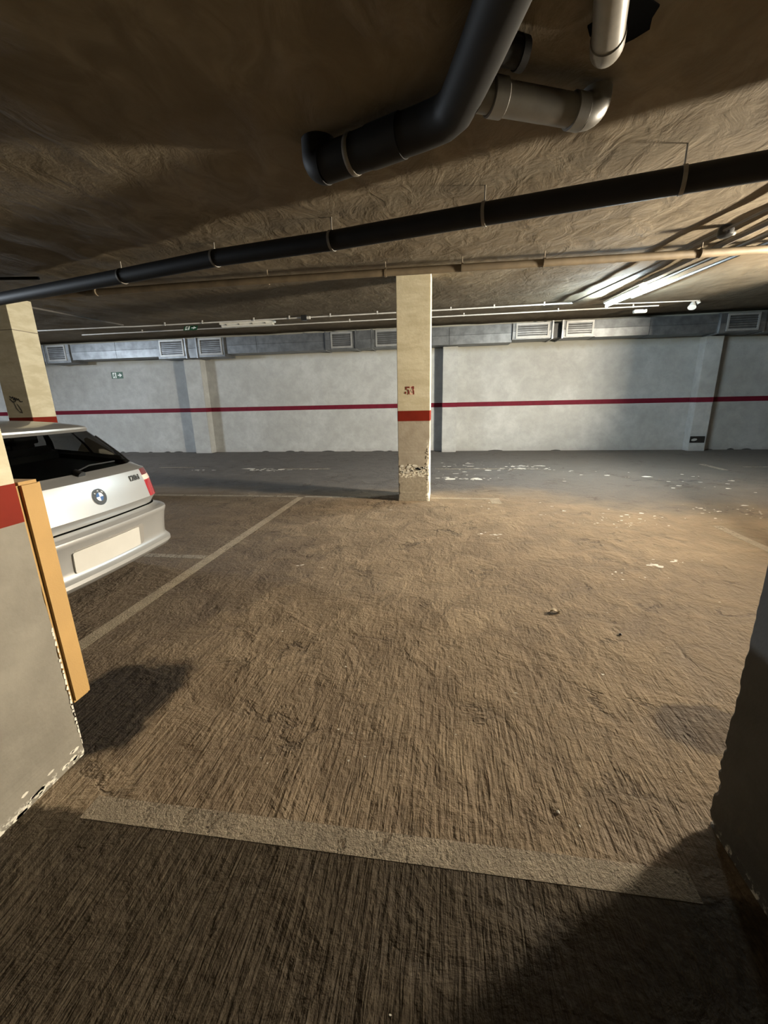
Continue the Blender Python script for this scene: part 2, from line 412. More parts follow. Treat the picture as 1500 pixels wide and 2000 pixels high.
# flaked-off paint
def flake_poly(mb, cx, cy, rx, ry, z=0.0012):
    n = random.randint(7, 11); pts = []
    for k in range(n):
        a = 2 * math.pi * k / n; r = random.uniform(0.45, 1.0)
        pts.append((cx + rx * r * math.cos(a), cy + ry * r * math.sin(a), z))
    mb.add(pts, [tuple(range(n))])
def flakes(cx, cy, sx, sy, n, smin, smax, mb):
    for _ in range(n):
        s = random.uniform(smin, smax) * random.random() ** 1.5 + 0.002
        flake_poly(mb, random.gauss(cx, sx), random.gauss(cy, sy), s * random.uniform(1.2, 2.6), s * random.uniform(0.7, 1.6))
mb = MB()
for c in [(-3.9, 8.85, .35, .10, 34, .02, .10), (-3.1, 8.95, .3, .05, 14, .02, .06), (-5.75, 8.75, .25, .06, 9, .02, .10), (0.5, 9.6, .35, .22, 24, .02, .07),
          (1.75, 9.4, .3, .16, 30, .02, .07), (1.45, 9.0, .5, .08, 34, .02, .08), (0.25, 7.85, .28, .10, 34, .02, .10), (0.3, 8.5, .4, .2, 12, .02, .06), (2.8, 8.5, .7, .4, 18, .02, .06),
          (4.0, 8.3, .6, .3, 8, .02, .05), (1.83, 3.68, .05, .03, 8, .01, .04), (2.1, 3.78, .12, .03, 7, .006, .02), (1.6, 3.4, .15, .06, 10, .006, .015), (3.45, 5.75, .25, .15, 26, .006, .03),
          (3.95, 5.45, .2, .2, 20, .006, .025), (2.1, 5.0, .35, .10, 30, .005, .02), (2.6, 5.3, .4, .1, 16, .008, .03), (-1.3, 3.4, .04, .02, 4, .012, .03), (-1.06, 3.36, .02, .015, 3, .01, .02),
          (0.55, 4.45, .12, .05, 10, .008, .03), (0.3, 5.6, .4, .15, 10, .006, .02), (1.2, 5.5, .5, .3, 18, .006, .02), (4.6, 7.5, .7, .5, 14, .015, .05), (0.5, 2.4, 1.2, .9, 26, .002, .004), (-.8, 1.6, .5, .5, 14, .002, .005)]:
    flakes(*c, mb)
fl = mb.build('paint_flakes', M['flake'], floor, kind='stuff')
# black tar patch marks in the lane
mb = MB()
for k in range(26): flake_poly(mb, random.uniform(3.3, 5.6), 7.75 + random.gauss(0, .06), random.uniform(.03, .09), random.uniform(.015, .03), 0.001)
mb.build('tar_marks', simple('tar', (0.035, 0.032, 0.032), 0.8), floor, kind='stuff')

# ------------------------------------------------------------------ pillars
def pillar(name, x0, x1, y0, y1, band, label, chips, plaster, seed=0, **kw):
    cx, cy = (x0 + x1) / 2, (y0 + y1) / 2; hx, hy = (x1 - x0) / 2, (y1 - y0) / 2
    root = empty(name, (cx, cy, 0)); H = ceil(cy) + 0.012
    tag(root, label, 'pillar')
    mb = MB(); levels = []; z = 0.0
    while z < 1.3: levels.append(z); z += 0.012
    while z < H: levels.append(z); z += 0.25
    levels.append(H)
    vs = []; n = 0
    for z in levels:
        ring = []
        for (sx, sy) in ((1, 1), (-1, 1), (-1, -1), (1, -1)):
            q = noise.noise(Vector((seed + sx * 3.1, sy * 5.7, z * 9))) * 0.5 + noise.noise(Vector((seed + sx * 1.7, sy * 2.9, z * 31))) * 0.5
            c = 0.006 + chips * max(0.0, q + 0.12) * max(0.0, 1 - z / 1.0) * 1.4
            rag = chips * (0.10 * noise.noise(Vector((seed, sx + sy * 2, z * 6))) + 0.05 * noise.noise(Vector((seed, sx + sy * 2, z * 37)))) * max(0.0, 1 - z / 1.0)
            ex, ey = hx + rag, hy + rag
            pts = [(ex, ey - c), (ex - c * 0.35, ey - c * 0.35), (ex - c, ey)]
            if sx * sy < 0: pts = pts[::-1]
            ring += [(sx * a, sy * b, z) for a, b in pts]
        n = len(ring); vs += ring
    fs = []
    for i in range(len(levels) - 1):
        for k in range(n):
            k2 = (k + 1) % n; fs.append((i * n + k, i * n + k2, (i + 1) * n + k2, (i + 1) * n + k))
    fs.append(tuple(range(n))); fs.append(tuple((len(levels) - 1) * n + k for k in range(n)))
    mb.add(vs, fs)
    mb.build('shaft', pillar_mat(name + '_paint', (band[0] + band[1]) / 2, plaster, **kw), root)
    e = 0.0025
    mb = MB(); b0, b1 = band
    c = 0.006
    o = [(hx + e, hy - c), (hx - c, hy + e), (-hx + c, hy + e), (-hx - e, hy - c), (-hx - e, -hy + c), (-hx + c, -hy - e), (hx - c, -hy - e), (hx + e, -hy + c)]
    mb.add([(a, b, b0) for a, b in o] + [(a, b, b1) for a, b in o], [(k, (k + 1) % 8, 8 + (k + 1) % 8, 8 + k) for k in range(8)])
    mb.build('red_band', M['band'], root)
    return root, hx, hy
p_mid, hx, hy = pillar('concrete_pillar', -0.66, -0.20, 5.99, 6.45, (1.175, 1.318), 'cream pillar numbered 51 with a red band in the middle of the floor', 0.045, True, 1)
# stencilled number on the near face
MT = Matrix.Translation((-0.052, -hy - 0.0015, 1.592)) @ Matrix.Rotation(math.pi / 2, 4, 'X')
ghost = text_obj('old_stencil', '3', 0.15, M['ghost'], p_mid, Matrix.Translation((0.03, -0.0003, -0.005)) @ MT, 0.0005, 0.006)
def stencil(name, polys, off):
    mb = MB()
    for pl in polys: mb.poly([(-0.052 + off + a, -hy - 0.002, 1.592 + b) for a, b in pl], (0, -0.001, 0))
    return mb.build(name, M['digits'], p_mid)
stencil('number_digit', [[(-.022, .056), (-.005, .056), (-.006, .010), (-.024, .016)], [(.002, .056), (.032, .056), (.030, .036), (.002, .036)],
        [(.002, .018), (.016, .016), (.030, .002), (.033, -.018), (.026, -.040), (.010, -.054), (.002, -.056), (.012, -.030), (.014, -.006)],
        [(-.030, -.014), (-.016, -.010), (-.010, -.024), (-.018, -.044), (-.030, -.036), (-.034, -.024)]], -0.038)
stencil('number_digit', [[(-.026, .046), (.002, .060), (.018, .058), (.020, .030), (.012, .012), (.020, -.006), (.022, -.050), (.004, -.056), (.000, -.010), (-.002, .034), (-.018, .038)]], 0.040)
# crumbs of plaster on the knocked foot of this pillar
mb = MB()
for k in range(70):
    zz = random.gauss(0.47, 0.035) if k < 45 else random.uniform(0.30, 0.8)
    xx = random.uniform(-hx + 0.02, hx - 0.02) if k < 45 else hx - abs(random.gauss(0, 0.02)) - 0.008
    s = random.uniform(0.006, 0.026) if k < 45 else random.uniform(0.005, 0.016)
    pts = [(xx + s * random.uniform(.4, 1) * math.cos(a * 1.05) * (2.0 if k < 45 else 0.8), -hy - 0.0015, zz + s * random.uniform(.5, 1) * math.sin(a * 1.05)) for a in range(6)]
    mb.poly(pts, (0, -0.0035, 0))
mb.build('plaster_crumbs', M['plaster'], p_mid, kind='stuff')

p_far, fhx, fhy = pillar('concrete_pillar', -6.95, -6.50, 5.85, 6.27, (1.19, 1.33), 'cream pillar with black scribble standing behind the parked silver car', 0.02, False, 2)
mb = MB()
mb.box(-fhx - 0.002, fhx + 0.002, -fhy - 0.002, fhy + 0.002, 2.622, 2.634)
mb.build('formwork_joint', simple('joint_line', (0.22, 0.19, 0.14), 0.9), p_far)  # thin darker collar marks the joint
def stroke(mb, pts, w):
    for (a, b) in zip(pts[:-1], pts[1:]):
        d = (Vector(b) - Vector(a)).normalized(); nrm = Vector((-d.y, d.x)) * w; e = d * w * 0.6
        q = [Vector(a) - e + nrm, Vector(a) - e - nrm, Vector(b) + e - nrm, Vector(b) + e + nrm]
        mb.poly([(p.x, -fhy - 0.001, p.y) for p in q], (0, -0.001, 0))
mb = MB()
stroke(mb, [(-.10, 1.66), (-.08, 1.63), (-.05, 1.65), (-.04, 1.60), (-.02, 1.64), (-.01, 1.59), (.01, 1.63), (.02, 1.60), (.04, 1.62), (.07, 1.575), (.11, 1.575)], 0.006)
stroke(mb, [(-.11, 1.62), (-.07, 1.575), (-.02, 1.58)], 0.006)
stroke(mb, [(-.05, 1.57), (-.03, 1.48), (.01, 1.42), (.06, 1.40), (.05, 1.45), (.00, 1.54)], 0.004)
mb.build('marker_scribble', M['ink'], p_far)
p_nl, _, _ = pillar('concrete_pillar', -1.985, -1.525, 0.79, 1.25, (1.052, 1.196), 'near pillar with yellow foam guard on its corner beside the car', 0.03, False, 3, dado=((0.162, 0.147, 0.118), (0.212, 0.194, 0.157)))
p_nr, nhx, nhy = pillar('concrete_pillar', 0.94, 1.40, 0.70, 1.262, (1.052, 1.196), 'dark shaded pillar with chipped edge at the right of the bay', 0.055, False, 4, dado=((0.075, 0.074, 0.070), (0.105, 0.103, 0.097)))  # dado painted darker to stand for the shade on this pillar
wall_shade_block = MB().box(5.79, 9.5, 5.99, 6.45, 0, ceil(6.2)).build('wall_shade_block', M['wall'], kind='structure')   # unseen block added to shade the far wall, out of frame right

# yellow foam guard, stands proud of the far corner of the near left pillar
g = MB()
g.box(-1.86, -1.520, 1.2515, 1.345, 0.245, 1.195, bev=0.012)
fo = g.build('foam_corner_guard', M['yellow'], smooth=40)
tag(fo, 'yellow foam guard strip along the corner of the near pillar', 'guard')
# ragged pale paint edge left along the corner
mb = MB(); z = 0.05
while z < 0.62:
    h = random.uniform(0.012, 0.03); w = random.uniform(0.003, 0.012)
    zz0, zz1 = z, z + h
    mb.poly([(0.2310, 0.228, zz0), (0.2310, 0.228 - w, zz0 + h * 0.3), (0.2310, 0.228 - w * random.uniform(.4, 1), zz1), (0.2310, 0.228, zz1)], (0.001, 0, 0))
    z += h * random.uniform(0.9, 1.5)
for k in range(34):
    yy = random.uniform(-0.2, 0.2); s = random.uniform(0.004, 0.013); zz = random.uniform(0.004, 0.03) + (0.05 if k % 7 == 0 else 0)
    mb.poly([(0.2310, yy + s * 1.8 * math.cos(a * 1.05), zz + s * random.uniform(.5, 1) * math.sin(a * 1.05)) for a in range(6)], (0.001, 0, 0))
mb.build('plaster_crumbs', M['plaster'], p_nl, kind='stuff')

# ------------------------------------------------------------------ lamps
def batten(name, c, length, lamp, label, w=0.045, tube_r=0.019, rz=0.0, up=False):
    """fluorescent batten: tray-shaped housing, two lamp holders and a tube (above the tray when up)"""
    root = empty(name, c, rz); tag(root, label, 'lamp')
    sl = 0.0 if up else 0.055; k = 1.0 if up else -1.0; h = length / 2
    def zz(y): return sl * y
    mb = MB()
    sec = [(-w, 0.0), (-w * 0.8, k * 0.03), (-0.02, k * 0.045), (0.02, k * 0.045), (w * 0.8, k * 0.03), (w, 0.0)]
    vs = [(a, -h, b + zz(-h)) for a, b in sec] + [(a, h, b + zz(h)) for a, b in sec]; n = len(sec)
    mb.add(vs, [(q, (q + 1) % n, n + (q + 1) % n, n + q) for q in range(n)] + [tuple(range(n)), tuple(range(n, 2 * n))])
    mb.build('housing', M['lampbody'], root)
    for s in (-1, 1):
        yy = s * (h - 0.02); za, zb = sorted((zz(yy) + k * 0.105, zz(yy) + k * 0.03))
        MB().box(-0.022, 0.022, yy - 0.018, yy + 0.018, za, zb, bev=0.004).build('lamp_holder', M['lampbody'], root)
    mb = MB(); mb.tube([(0, -h + 0.04, zz(-h) + k * 0.080), (0, h - 0.04, zz(h) + k * 0.080)], tube_r, 12)
    P, colr = lamp; area = 2 * math.pi * tube_r * (length - 0.08)
    mb.build('tube', emit(name + '_glow', colr, P / (math.pi * area)), root, smooth=40)
    return root
tb = batten('fluorescent_lamp', (2.96, 8.15, ceil(8.15) - 0.075), 1.5, LAMP_TUBE, 'lit fluorescent tube shining cold white on the ceiling', w=0.058)
ml = batten('fluorescent_lamp', (6.1, 4.58, 2.14), 0.75, LAMP_MAIN, 'bright lamp hung by the unseen added wall beyond the right edge', tube_r=0.025, rz=-0.22, w=0.125, up=True)  # tray put under the tube and widened to cut light on nearby floor
for s in (-0.25, 0.25): MB().tube([(0, s, 0.0), (0, s, ceil(4.58) - 2.14)], 0.006, 8).build('hanger_rod', M['metal'], ml)
ll = batten('fluorescent_lamp', (-13.4, 6.3, ceil(6.3) - 0.02), 1.5, LAMP_LEFT, 'lit lamp far along the lane on the left out of frame')
# unlit bulkhead batten with a clear cover, on the far ceiling
ub = empty('bulkhead_lamp', (-4.45, 9.55, ceil(9.55) - 0.01)); tag(ub, 'long unlit lamp with clear cover beside the white conduits', 'lamp')
MB().box(-0.66, 0.66, -0.06, 0.06, -0.045, 0.0, bev=0.012).build('housing', M['lampbody'], ub)
MB().box(-0.63, 0.63, -0.05, 0.05, -0.095, -0.046, bev=0.018).build('diffuser', M['diffuser_off'], ub)
for k in range(4):
    MB().box(-0.5 + k * 0.31, -0.48 + k * 0.31, -0.066, 0.066, -0.06, -0.038).build('clip', M['metal'], ub)

# ------------------------------------------------------------------ pipes and conduits
def run(name, path, r, mat, label, cat='pipe', seg=16, clips=(), clipmat=None, group=None):
    root = empty(name, path[0]); tag(root, label, cat, group); o = Vector(path[0])
    MB().tube([Vector(p) - o for p in path], r, seg).build('tube', mat, root, smooth=40)
    for c in clips:
        c = Vector(c)
        mb = MB(); mb.tube([c - o + Vector((-0.012, 0, 0)), c - o + Vector((0.012, 0, 0))], r * 1.35, 10)
        mb.box(c.x - o.x - 0.012, c.x - o.x + 0.012, c.y - o.y - 0.01, c.y - o.y + 0.01, c.z - o.z, ceil(c.y) + 0.01 - o.z)
        mb.build('clip', clipmat or mat, root)
    return root
def cy(x, y, d): return (x, y, ceil(y) - d)
# white conduits along the far lane
xs1 = [-9.3, -7.4, -6.9, -5.0, -3.0, -1.0, 1.3, 2.40]
run('white_conduit', [cy(-9.6, 9.0, .04), cy(-7.2, 9.05, .045), cy(-7.0, 9.15, .04), cy(-3, 9.15, .04), cy(2.42, 9.1, .04)], 0.014, M['conduit'], 'white conduit nearer the camera running across the far ceiling', 'conduit', 8,
    [cy(x, 9.13, .04) for x in (-6.2, -5.3, -4.1, -3.3, -2.4, -1.4, 0.1, 0.95, 1.9)])
run('white_conduit', [cy(-9.2, 10.1, .04), cy(4.4, 10.1, .04)], 0.014, M['conduit'], 'white conduit just in front of the air duct', 'conduit', 8, [cy(x, 10.1, .04) for x in (-7.5, -5, -2.2, 0.4, 2.4, 3.9)])
run('white_conduit', [cy(3.2, 9.6, .03), cy(4.95, 9.75, .03)], 0.010, M['conduit'], 'short thin conduit leading to the small emergency spotlight', 'conduit', 8)
run('grey_conduit', [cy(-6.75, 6.30, .03), cy(-7.05, 8.9, .03)], 0.016, M['greyconduit'], 'dark conduit on the ceiling beside the scribbled pillar', 'conduit', 8)
run('dark_cable', [cy(-6.9, 5.0, .02), cy(-5.6, 4.75, .03), cy(-4.9, 4.9, .03)], 0.018, M['blackpipe'], 'dark cable on the ceiling above the black diagonal pipe', 'cable', 8)
# conduits alongside the lit tube
run('ceiling_conduit', [cy(2.40, 9.05, .04), cy(2.62, 6.2, .04), cy(2.68, 4.4, .04), cy(2.72, 1.0, .04)], 0.013, M['greyconduit'], 'thin conduit carrying the round black detector', 'conduit', 8)
run('ceiling_conduit', [cy(2.96, 7.35, .03), cy(2.97, 4.8, .03), cy(2.99, 1.0, .03)], 0.026, M['greyconduit'], 'thick conduit in line with the lit tube', 'conduit', 10)
run('ceiling_conduit', [cy(3.16, 9.0, .03), cy(3.20, 5.5, .03), cy(3.22, 1.0, .03)], 0.016, M['greyconduit'], 'slim conduit right beside the thick conduit', 'conduit', 8)
run('ceiling_conduit', [cy(3.40, 8.9, .03), cy(3.45, 5.6, .03), cy(3.47, 1.0, .03)], 0.022, M['greyconduit'], 'outermost dark conduit to the right of the tube', 'conduit', 8)
sd = empty('smoke_detector', cy(2.70, 5.02, 0.0)); tag(sd, 'round black detector on the ceiling conduit', 'detector')
MB().tube([(0, 0, 0.0), (0, 0, -0.03), (0, 0, -0.075), (0, 0, -0.09)], [0.055, 0.07, 0.065, 0.045], 20).build('detector_body', M['black'], sd, smooth=40)
MB().tube([(0.06, 0, -0.055), (0.085, 0, -0.055)], 0.022, 12).build('gland', M['conduit'], sd, smooth=40)
dt = empty('junction_box', cy(-2.93, 9.13, 0.0)); tag(dt, 'small black and white box on the white conduit', 'box')
MB().box(-0.10, 0.02, -0.05, 0.05, -0.10, 0.0, bev=0.008).build('box_body', M['black'], dt)
MB().tube([(0.02, 0, -0.05), (0.09, 0, -0.05)], 0.032, 12).build('gland', M['conduit'], dt, smooth=40)
# beige sprinkler pipe
bp = [cy(-5.85, 5.46, .11), cy(-2.6, 5.40, .11), cy(-0.5, 5.42, .11), cy(3.0, 5.52, .11), cy(8.5, 5.6, .11)]
br = run('painted_pipe', bp, 0.042, M['beigepipe'], 'beige painted pipe running along the ceiling in front of the middle pillar')
o = Vector(bp[0])
for x in (-4.6, -2.2, -0.72, 0.18, 1.1, 2.75, 4.5):
    y = 5.42 + max(0, x) * 0.028; z = ceil(y) - 0.11
    mb = MB(); mb.tube([Vector((x - 0.012, y, z)) - o, Vector((x + 0.012, y, z)) - o], 0.048, 14)
    mb.tube([Vector((x, y, z)) - o, Vector((x, y, ceil(y) + 0.01)) - o], 0.006, 6)
    mb.build('pipe_clamp', M['beigepipe'], br, smooth=40)
# black diagonal drain pipe with hangers
dp = [(7.2, 1.62, 2.62), (1.45, 3.245, 2.745), (0.27, 3.575, 2.775), (-0.98, 3.92, 2.80), (-2.26, 4.28, 2.855), (-3.6, 4.67, 2.875), (-6.9, 5.6, 2.93)]
dr = run('drain_pipe', dp, 0.075, M['blackpipe'], 'long black drain pipe slung diagonally below the ceiling')
o = Vector(dp[0])
for (x, y, z) in dp[1:6]:
    p = Vector((x, y, z)) - o; d = Vector((-0.962, 0.27, 0.0)).normalized()
    mb = MB(); mb.tube([p - d * 0.012, p + d * 0.012], 0.081, 20)
    mb.build('pipe_clamp', M['metal'], dr, smooth=40)
    mb = MB(); mb.tube([p + Vector((0, 0, 0.07)), Vector((p.x, p.y, ceil(y) + 0.015 - o.z))], 0.006, 8)
    mb.build('hanger_rod', M['metal'], dr)
# forked drain overhead: black run that bends towards the camera, grey branch with a collar
ZP = 2.79
FK = 1.218
main = [(x * FK, y * FK, ZP) for x, y in ((-0.575, 2.26), (-0.43, 2.205), (-0.10, 2.07), (-0.02, 2.03), (0.025, 1.975), (0.055, 1.88), (0.105, 1.70), (0.155, 1.50), (0.32, 0.9), (0.5, 0.1))]
fp = run('forked_drain_pipe', main, 0.094, M['blackpipe'], 'thick black drain pipe forking overhead with a grey branch', seg=28)
o = Vector(main[0])
# elbow up into the ceiling at the far end
e0 = Vector(main[0]) - o; d = (Vector(main[0]) - Vector(main[1])).normalized()
pts = [e0 + d * 0.0] + [e0 + d * (0.05 * math.sin(a)) + Vector((0, 0, 0.05 * (1 - math.cos(a)))) for a in [k * math.pi / 16 for k in range(1, 9)]]
pts.append(Vector((pts[-1].x, pts[-1].y, ceil(2.7) + 0.02 - o.z)))
MB().tube(pts, 0.098, 24).build('elbow', M['blackpipe'], fp, smooth=40)
MB().tube([e0 - d * 0.20, e0 - d * 0.185, e0 - d * 0.17], [0.097, 0.100, 0.097], 24).build('pipe_clamp', M['metal'], fp, smooth=40)
MB().tube([e0 - d * 0.185 + Vector((0, 0, 0.08)), e0 - d * 0.185 + Vector((0, 0, ceil(2.2) - ZP))], 0.006, 8).build('hanger_rod', M['metal'], fp)
mid = Vector((-0.27 * FK, 2.14 * FK, ZP)) - o
MB().tube([mid + Vector((-0.09, 0.037, 0)), mid + Vector((0.09, -0.037, 0))], 0.099, 24).build('pipe_sleeve', M['blackpipe'], fp, smooth=40)
# grey branch
b0 = Vector((0.06 * FK, 1.895 * FK, ZP)); b1 = Vector((0.54 * FK, 2.10 * FK, ZP)); bd = (b1 - b0).normalized()
def P(t): return b0 + bd * t - o
L = (b1 - b0).length
MB().tube([P(0.06), P(0.16)], 0.064, 24).build('branch_socket', M['branchpipe'], fp, smooth=40)
MB().tube([P(0.115), P(0.12), P(0.185), P(0.19)], [0.068, 0.075, 0.075, 0.069], 28).build('branch_collar', M['branchpipe'], fp, smooth=30)
MB().tube([P(0.19), P(L - 0.05)], 0.065, 28).build('branch_pipe', M['branchpipe'], fp, smooth=40)
MB().tube([P(L - 0.085), P(L - 0.08), P(L - 0.02), P(L - 0.015)], [0.066, 0.074, 0.074, 0.068], 28).build('branch_collar', M['branchpipe'], fp, smooth=30)
pts = [P(L - 0.02 + 0.075 * math.sin(a)) + Vector((0, 0, 0.075 * (1 - math.cos(a)))) for a in [k * math.pi / 16 for k in range(9)]]
pts.append(Vector((pts[-1].x, pts[-1].y, ceil(2.1) + 0.02 - o.z)))
MB().tube(pts, 0.07, 24).build('elbow', M['branchpipe'], fp, smooth=40)
# capped stub behind the fork
MB().tube([Vector((0.12 * FK, 1.76 * FK, ZP + 0.05)) - o, Vector((0.25 * FK, 1.82 * FK, ZP + 0.05)) - o], 0.05, 20).build('stub', M['blackpipe'], fp, smooth=40)
MB().tube([Vector((0.228 * FK, 1.81 * FK, ZP + 0.05)) - o, Vector((0.252 * FK, 1.821 * FK, ZP + 0.05)) - o], 0.056, 20).build('stub_cap', M['blackpipe'], fp, smooth=40)
# second grey drain at the top right
gp0, gp1 = Vector((0.30 * FK, 1.05 * FK, ZP)), Vector((0.50 * FK, 1.75 * FK, ZP)); gd = (gp1 - gp0).normalized()
gr = empty('grey_drain_pipe', gp0); tag(gr, 'short grey drain pipe with rounded elbow at the top right', 'pipe')
MB().tube([gd * 0.33 + Vector((0, 0, ceil(1.6) + 0.02 - ZP)), gd * 0.33 + Vector((0, 0, 0.06)), gd * 0.345 + Vector((0, 0, 0.015)), gd * 0.39, gd * ((gp1 - gp0).length)], 0.058, 28).build('tube', M['greypipe'], gr, smooth=40)
Lg = (gp1 - gp0).length
pts = [gd * (Lg - 0.03), gd * Lg] + [gd * (Lg + 0.075 * math.sin(a)) + Vector((0, 0, 0.075 * (1 - math.cos(a)))) for a in [k * math.pi / 20 for k in range(1, 11)]]
pts.append(Vector((pts[-1].x, pts[-1].y, ceil(1.8) + 0.02 - gp0.z)))
MB().tube(pts, 0.063, 28).build('elbow', M['greypipe'], gr, smooth=40)
# dark broken opening in the ceiling round that pipe
mb = MB(); c = Vector((0.66, 2.14, 0))
pts = []
for k in range(14):
    a = 2 * math.pi * k / 14; r = random.uniform(0.09, 0.14)
    x, y = c.x + r * math.cos(a), c.y + r * math.sin(a); pts.append((x, y, ceil(y) - 0.012))
mb.poly(pts, (0, 0, -0.006)); mb.build('pipe_opening', M['void'], ceiling)

# ------------------------------------------------------------------ air duct on the far wall
DY = 11.75; DZ0, DZ1 = 2.87, 3.31
duct = empty('air_duct', (0, DY, 0)); tag(duct, 'long galvanised air duct with grilles along the top of the far wall', 'duct')
def seg(x0, x1, z0=DZ0, z1=DZ1, dy=0.0, name='duct_section', mat='steel'):
    mb = MB(); a, b = x0 + 0.004, x1 - 0.004; zm = (z0 + z1) / 2; f = dy
    # cross-broken sheet: a shallow crease along the middle
    sec = [(f, z0), (f - 0.012, zm - 0.004), (f - 0.006, zm), (f - 0.012, zm + 0.004), (f, z1), (0.56, z1), (0.56, z0)]
    vs = [(a, y, z) for y, z in sec] + [(b, y, z) for y, z in sec]; n = len(sec)
    mb.add(vs, [(k, (k + 1) % n, n + (k + 1) % n, n + k) for k in range(n)] + [tuple(range(n)), tuple(range(n, 2 * n))])
    return mb.build(name, M[mat], duct)
def flange(x, z0=DZ0, z1=DZ1, dy=0.0, w=0.02):
    MB().box(x - w, x + w, dy - 0.03, 0.57, z0 - 0.02, z1 + 0.02, bev=0.004).build('flange', M['steel_dark'], duct)
def grille(x0, x1, dy=0.0, z0=DZ0 + 0.02, z1=DZ1 - 0.01):
    mb = MB(); w = 0.045; f = dy - 0.015
    for q in ((x0, x1, z0, z0 + w), (x0, x1, z1 - w, z1), (x0, x0 + w, z0 + w, z1 - w), (x1 - w, x1, z0 + w, z1 - w)):
        mb.box(q[0], q[1], f - 0.012, f + 0.02, q[2], q[3], bev=0.004)
    g = mb.build('grille_frame', M['frame'], duct)
    MB().box(x0 + w, x1 - w, f + 0.012, f + 0.018, z0 + w, z1 - w).build('grille_back', M['void'], g)
    mb = MB(); k = 0; z = z0 + w + 0.02
    while z < z1 - w - 0.02:
        mb.poly([(x0 + w, f - 0.004, z), (x0 + w, f + 0.012, z + 0.02), (x0 + w, f + 0.012, z + 0.026), (x0 + w, f - 0.004, z + 0.006)], (x1 - x0 - 2 * w, 0, 0)); z += 0.05
    mb.build('louvre_slats', M['slat'], g)
BIG = (2.80, DZ1)
# left to right
seg(-14.0, -12.05)
seg(-12.05, -11.2, BIG[0], BIG[1], -0.05); flange(-12.05, *BIG, -0.05); grille(-11.95, -11.32, -0.05, BIG[0] + .05)
seg(-11.2, -9.69); seg(-9.69, -8.30)
seg(-8.30, -7.40, BIG[0], BIG[1], -0.05); flange(-7.40, *BIG, -0.05); grille(-8.22, -7.46, -0.05, BIG[0] + .05)
seg(-7.40, -7.06, BIG[0], BIG[1], -0.03); flange(-7.06, *BIG, -0.05)
seg(-7.06, -6.22, BIG[0], BIG[1], -0.05); grille(-6.98, -6.28, -0.05, BIG[0] + .05)
seg(-6.22, -5.27); seg(-5.27, -3.28); flange(-3.26)
seg(-3.26, -2.42, DZ0, DZ1, -0.05); grille(-3.10, -2.50, -0.05); flange(-2.40, DZ0, DZ1, -0.06)
seg(-2.38, -1.98, DZ0, DZ1, -0.08); flange(-1.96, DZ0, DZ1, -0.06)
seg(-1.94, -1.05, DZ0, DZ1, -0.05); grille(-1.86, -1.15, -0.05)
seg(-1.05, 0.10); seg(0.10, 1.70)
seg(1.70, 2.66, 2.92, DZ1, -0.05); flange(2.68, 2.92, DZ1, -0.06); grille(1.78, 2.60, -0.05, 2.94)
MB().box(2.70, 2.90, 0.06, 0.5, 2.94, 3.28).build('duct_gap_fill', M['black'], duct)  # black box filling the gap between two duct sections
seg(2.92, 3.72, 2.92, DZ1, -0.05); flange(2.92, 2.92, DZ1, -0.06); grille(3.00, 3.66, -0.05, 2.94)
seg(3.72, 4.98, 2.91); seg(4.98, 6.50, 2.90); flange(6.52, 2.88)
seg(6.52, 7.5, 2.88, DZ1, -0.05); grille(6.66, 7.36, -0.05, 2.91); flange(7.5, 2.88); seg(7.5, 10.5, 2.88)

# ------------------------------------------------------------------ signs, small fittings
def exit_sign(name, c, w, h, label, tilt=0.0):
    root = empty(name, c); tag(root, label, 'sign'); root.rotation_euler = (tilt, 0, 0)
    MB().box(-w / 2, w / 2, -0.006, 0.0, -h / 2, h / 2).build('panel', M['green'], root)
    mb = MB(); y = -0.0065
    def P2(pts): mb.poly([(a * w / 2, y, b * h / 2) for a, b in pts], (0, -0.001, 0))
    P2([(.12, .16), (.42, .16), (.42, .62), (.86, .0), (.42, -.62), (.42, -.16), (.12, -.16)])
    mb.build('arrow', M['signwhite'], root)
    mb = MB()
    P2([(-.78, -.82), (-.78, .82), (-.14, .82), (-.14, -.82)])
    mb.build('doorway', M['signwhite'], root)
    mb = MB(); y = -0.0078
    P2([(-.44, .72), (-.34, .72), (-.30, .56), (-.36, .44), (-.46, .46), (-.50, .60)])
    P2([(-.62, .30), (-.40, .40), (-.24, .10), (-.18, .06), (-.20, -.02), (-.30, .04), (-.36, .16), (-.42, -.08), (-.28, -.34), (-.34, -.76), (-.42, -.76), (-.40, -.38), (-.54, -.18), (-.66, -.50), (-.76, -.48), (-.60, -.02), (-.52, .22), (-.62, .16), (-.70, .0), (-.76, .06)])
    mb.build('running_figure', M['green'], root)
    return root
exit_sign('exit_sign', (-10.285, WALL_Y - 0.001, 2.44), 0.40, 0.20, 'green exit sign with white arrow on the far white wall')
exit_sign('exit_sign', (-5.88, 9.60, ceil(9.6) - 0.075), 0.34, 0.13, 'small green exit sign hanging from the far ceiling', -0.6)
ex = empty('emergency_light', (4.30, 10.7, ceil(10.7))); tag(ex, 'white emergency light hung below the end of the conduit', 'lamp')
MB().box(-0.15, 0.12, -0.05, 0.05, -0.10, -0.03, bev=0.012).build('lamp_body', M['lampbody'], ex)
MB().tube([(0.02, 0, -0.035), (0.22, -0.25, 0.0)], 0.010, 8).build('bracket', M['black'], ex)
ex = empty('spotlight', (5.02, 10.0, ceil(10.0))); tag(ex, 'small white spotlight cone near the dark end of the ceiling', 'lamp')
MB().tube([(-0.02, 0, -0.02), (-0.06, -0.06, -0.13)], [0.03, 0.075], 16).build('lamp_cone', M['lampbody'], ex, smooth=40)
MB().tube([(0.06, 0, 0.0), (0.09, 0, -0.05)], 0.035, 12).build('sensor', M['lampbody'], ex, smooth=40)
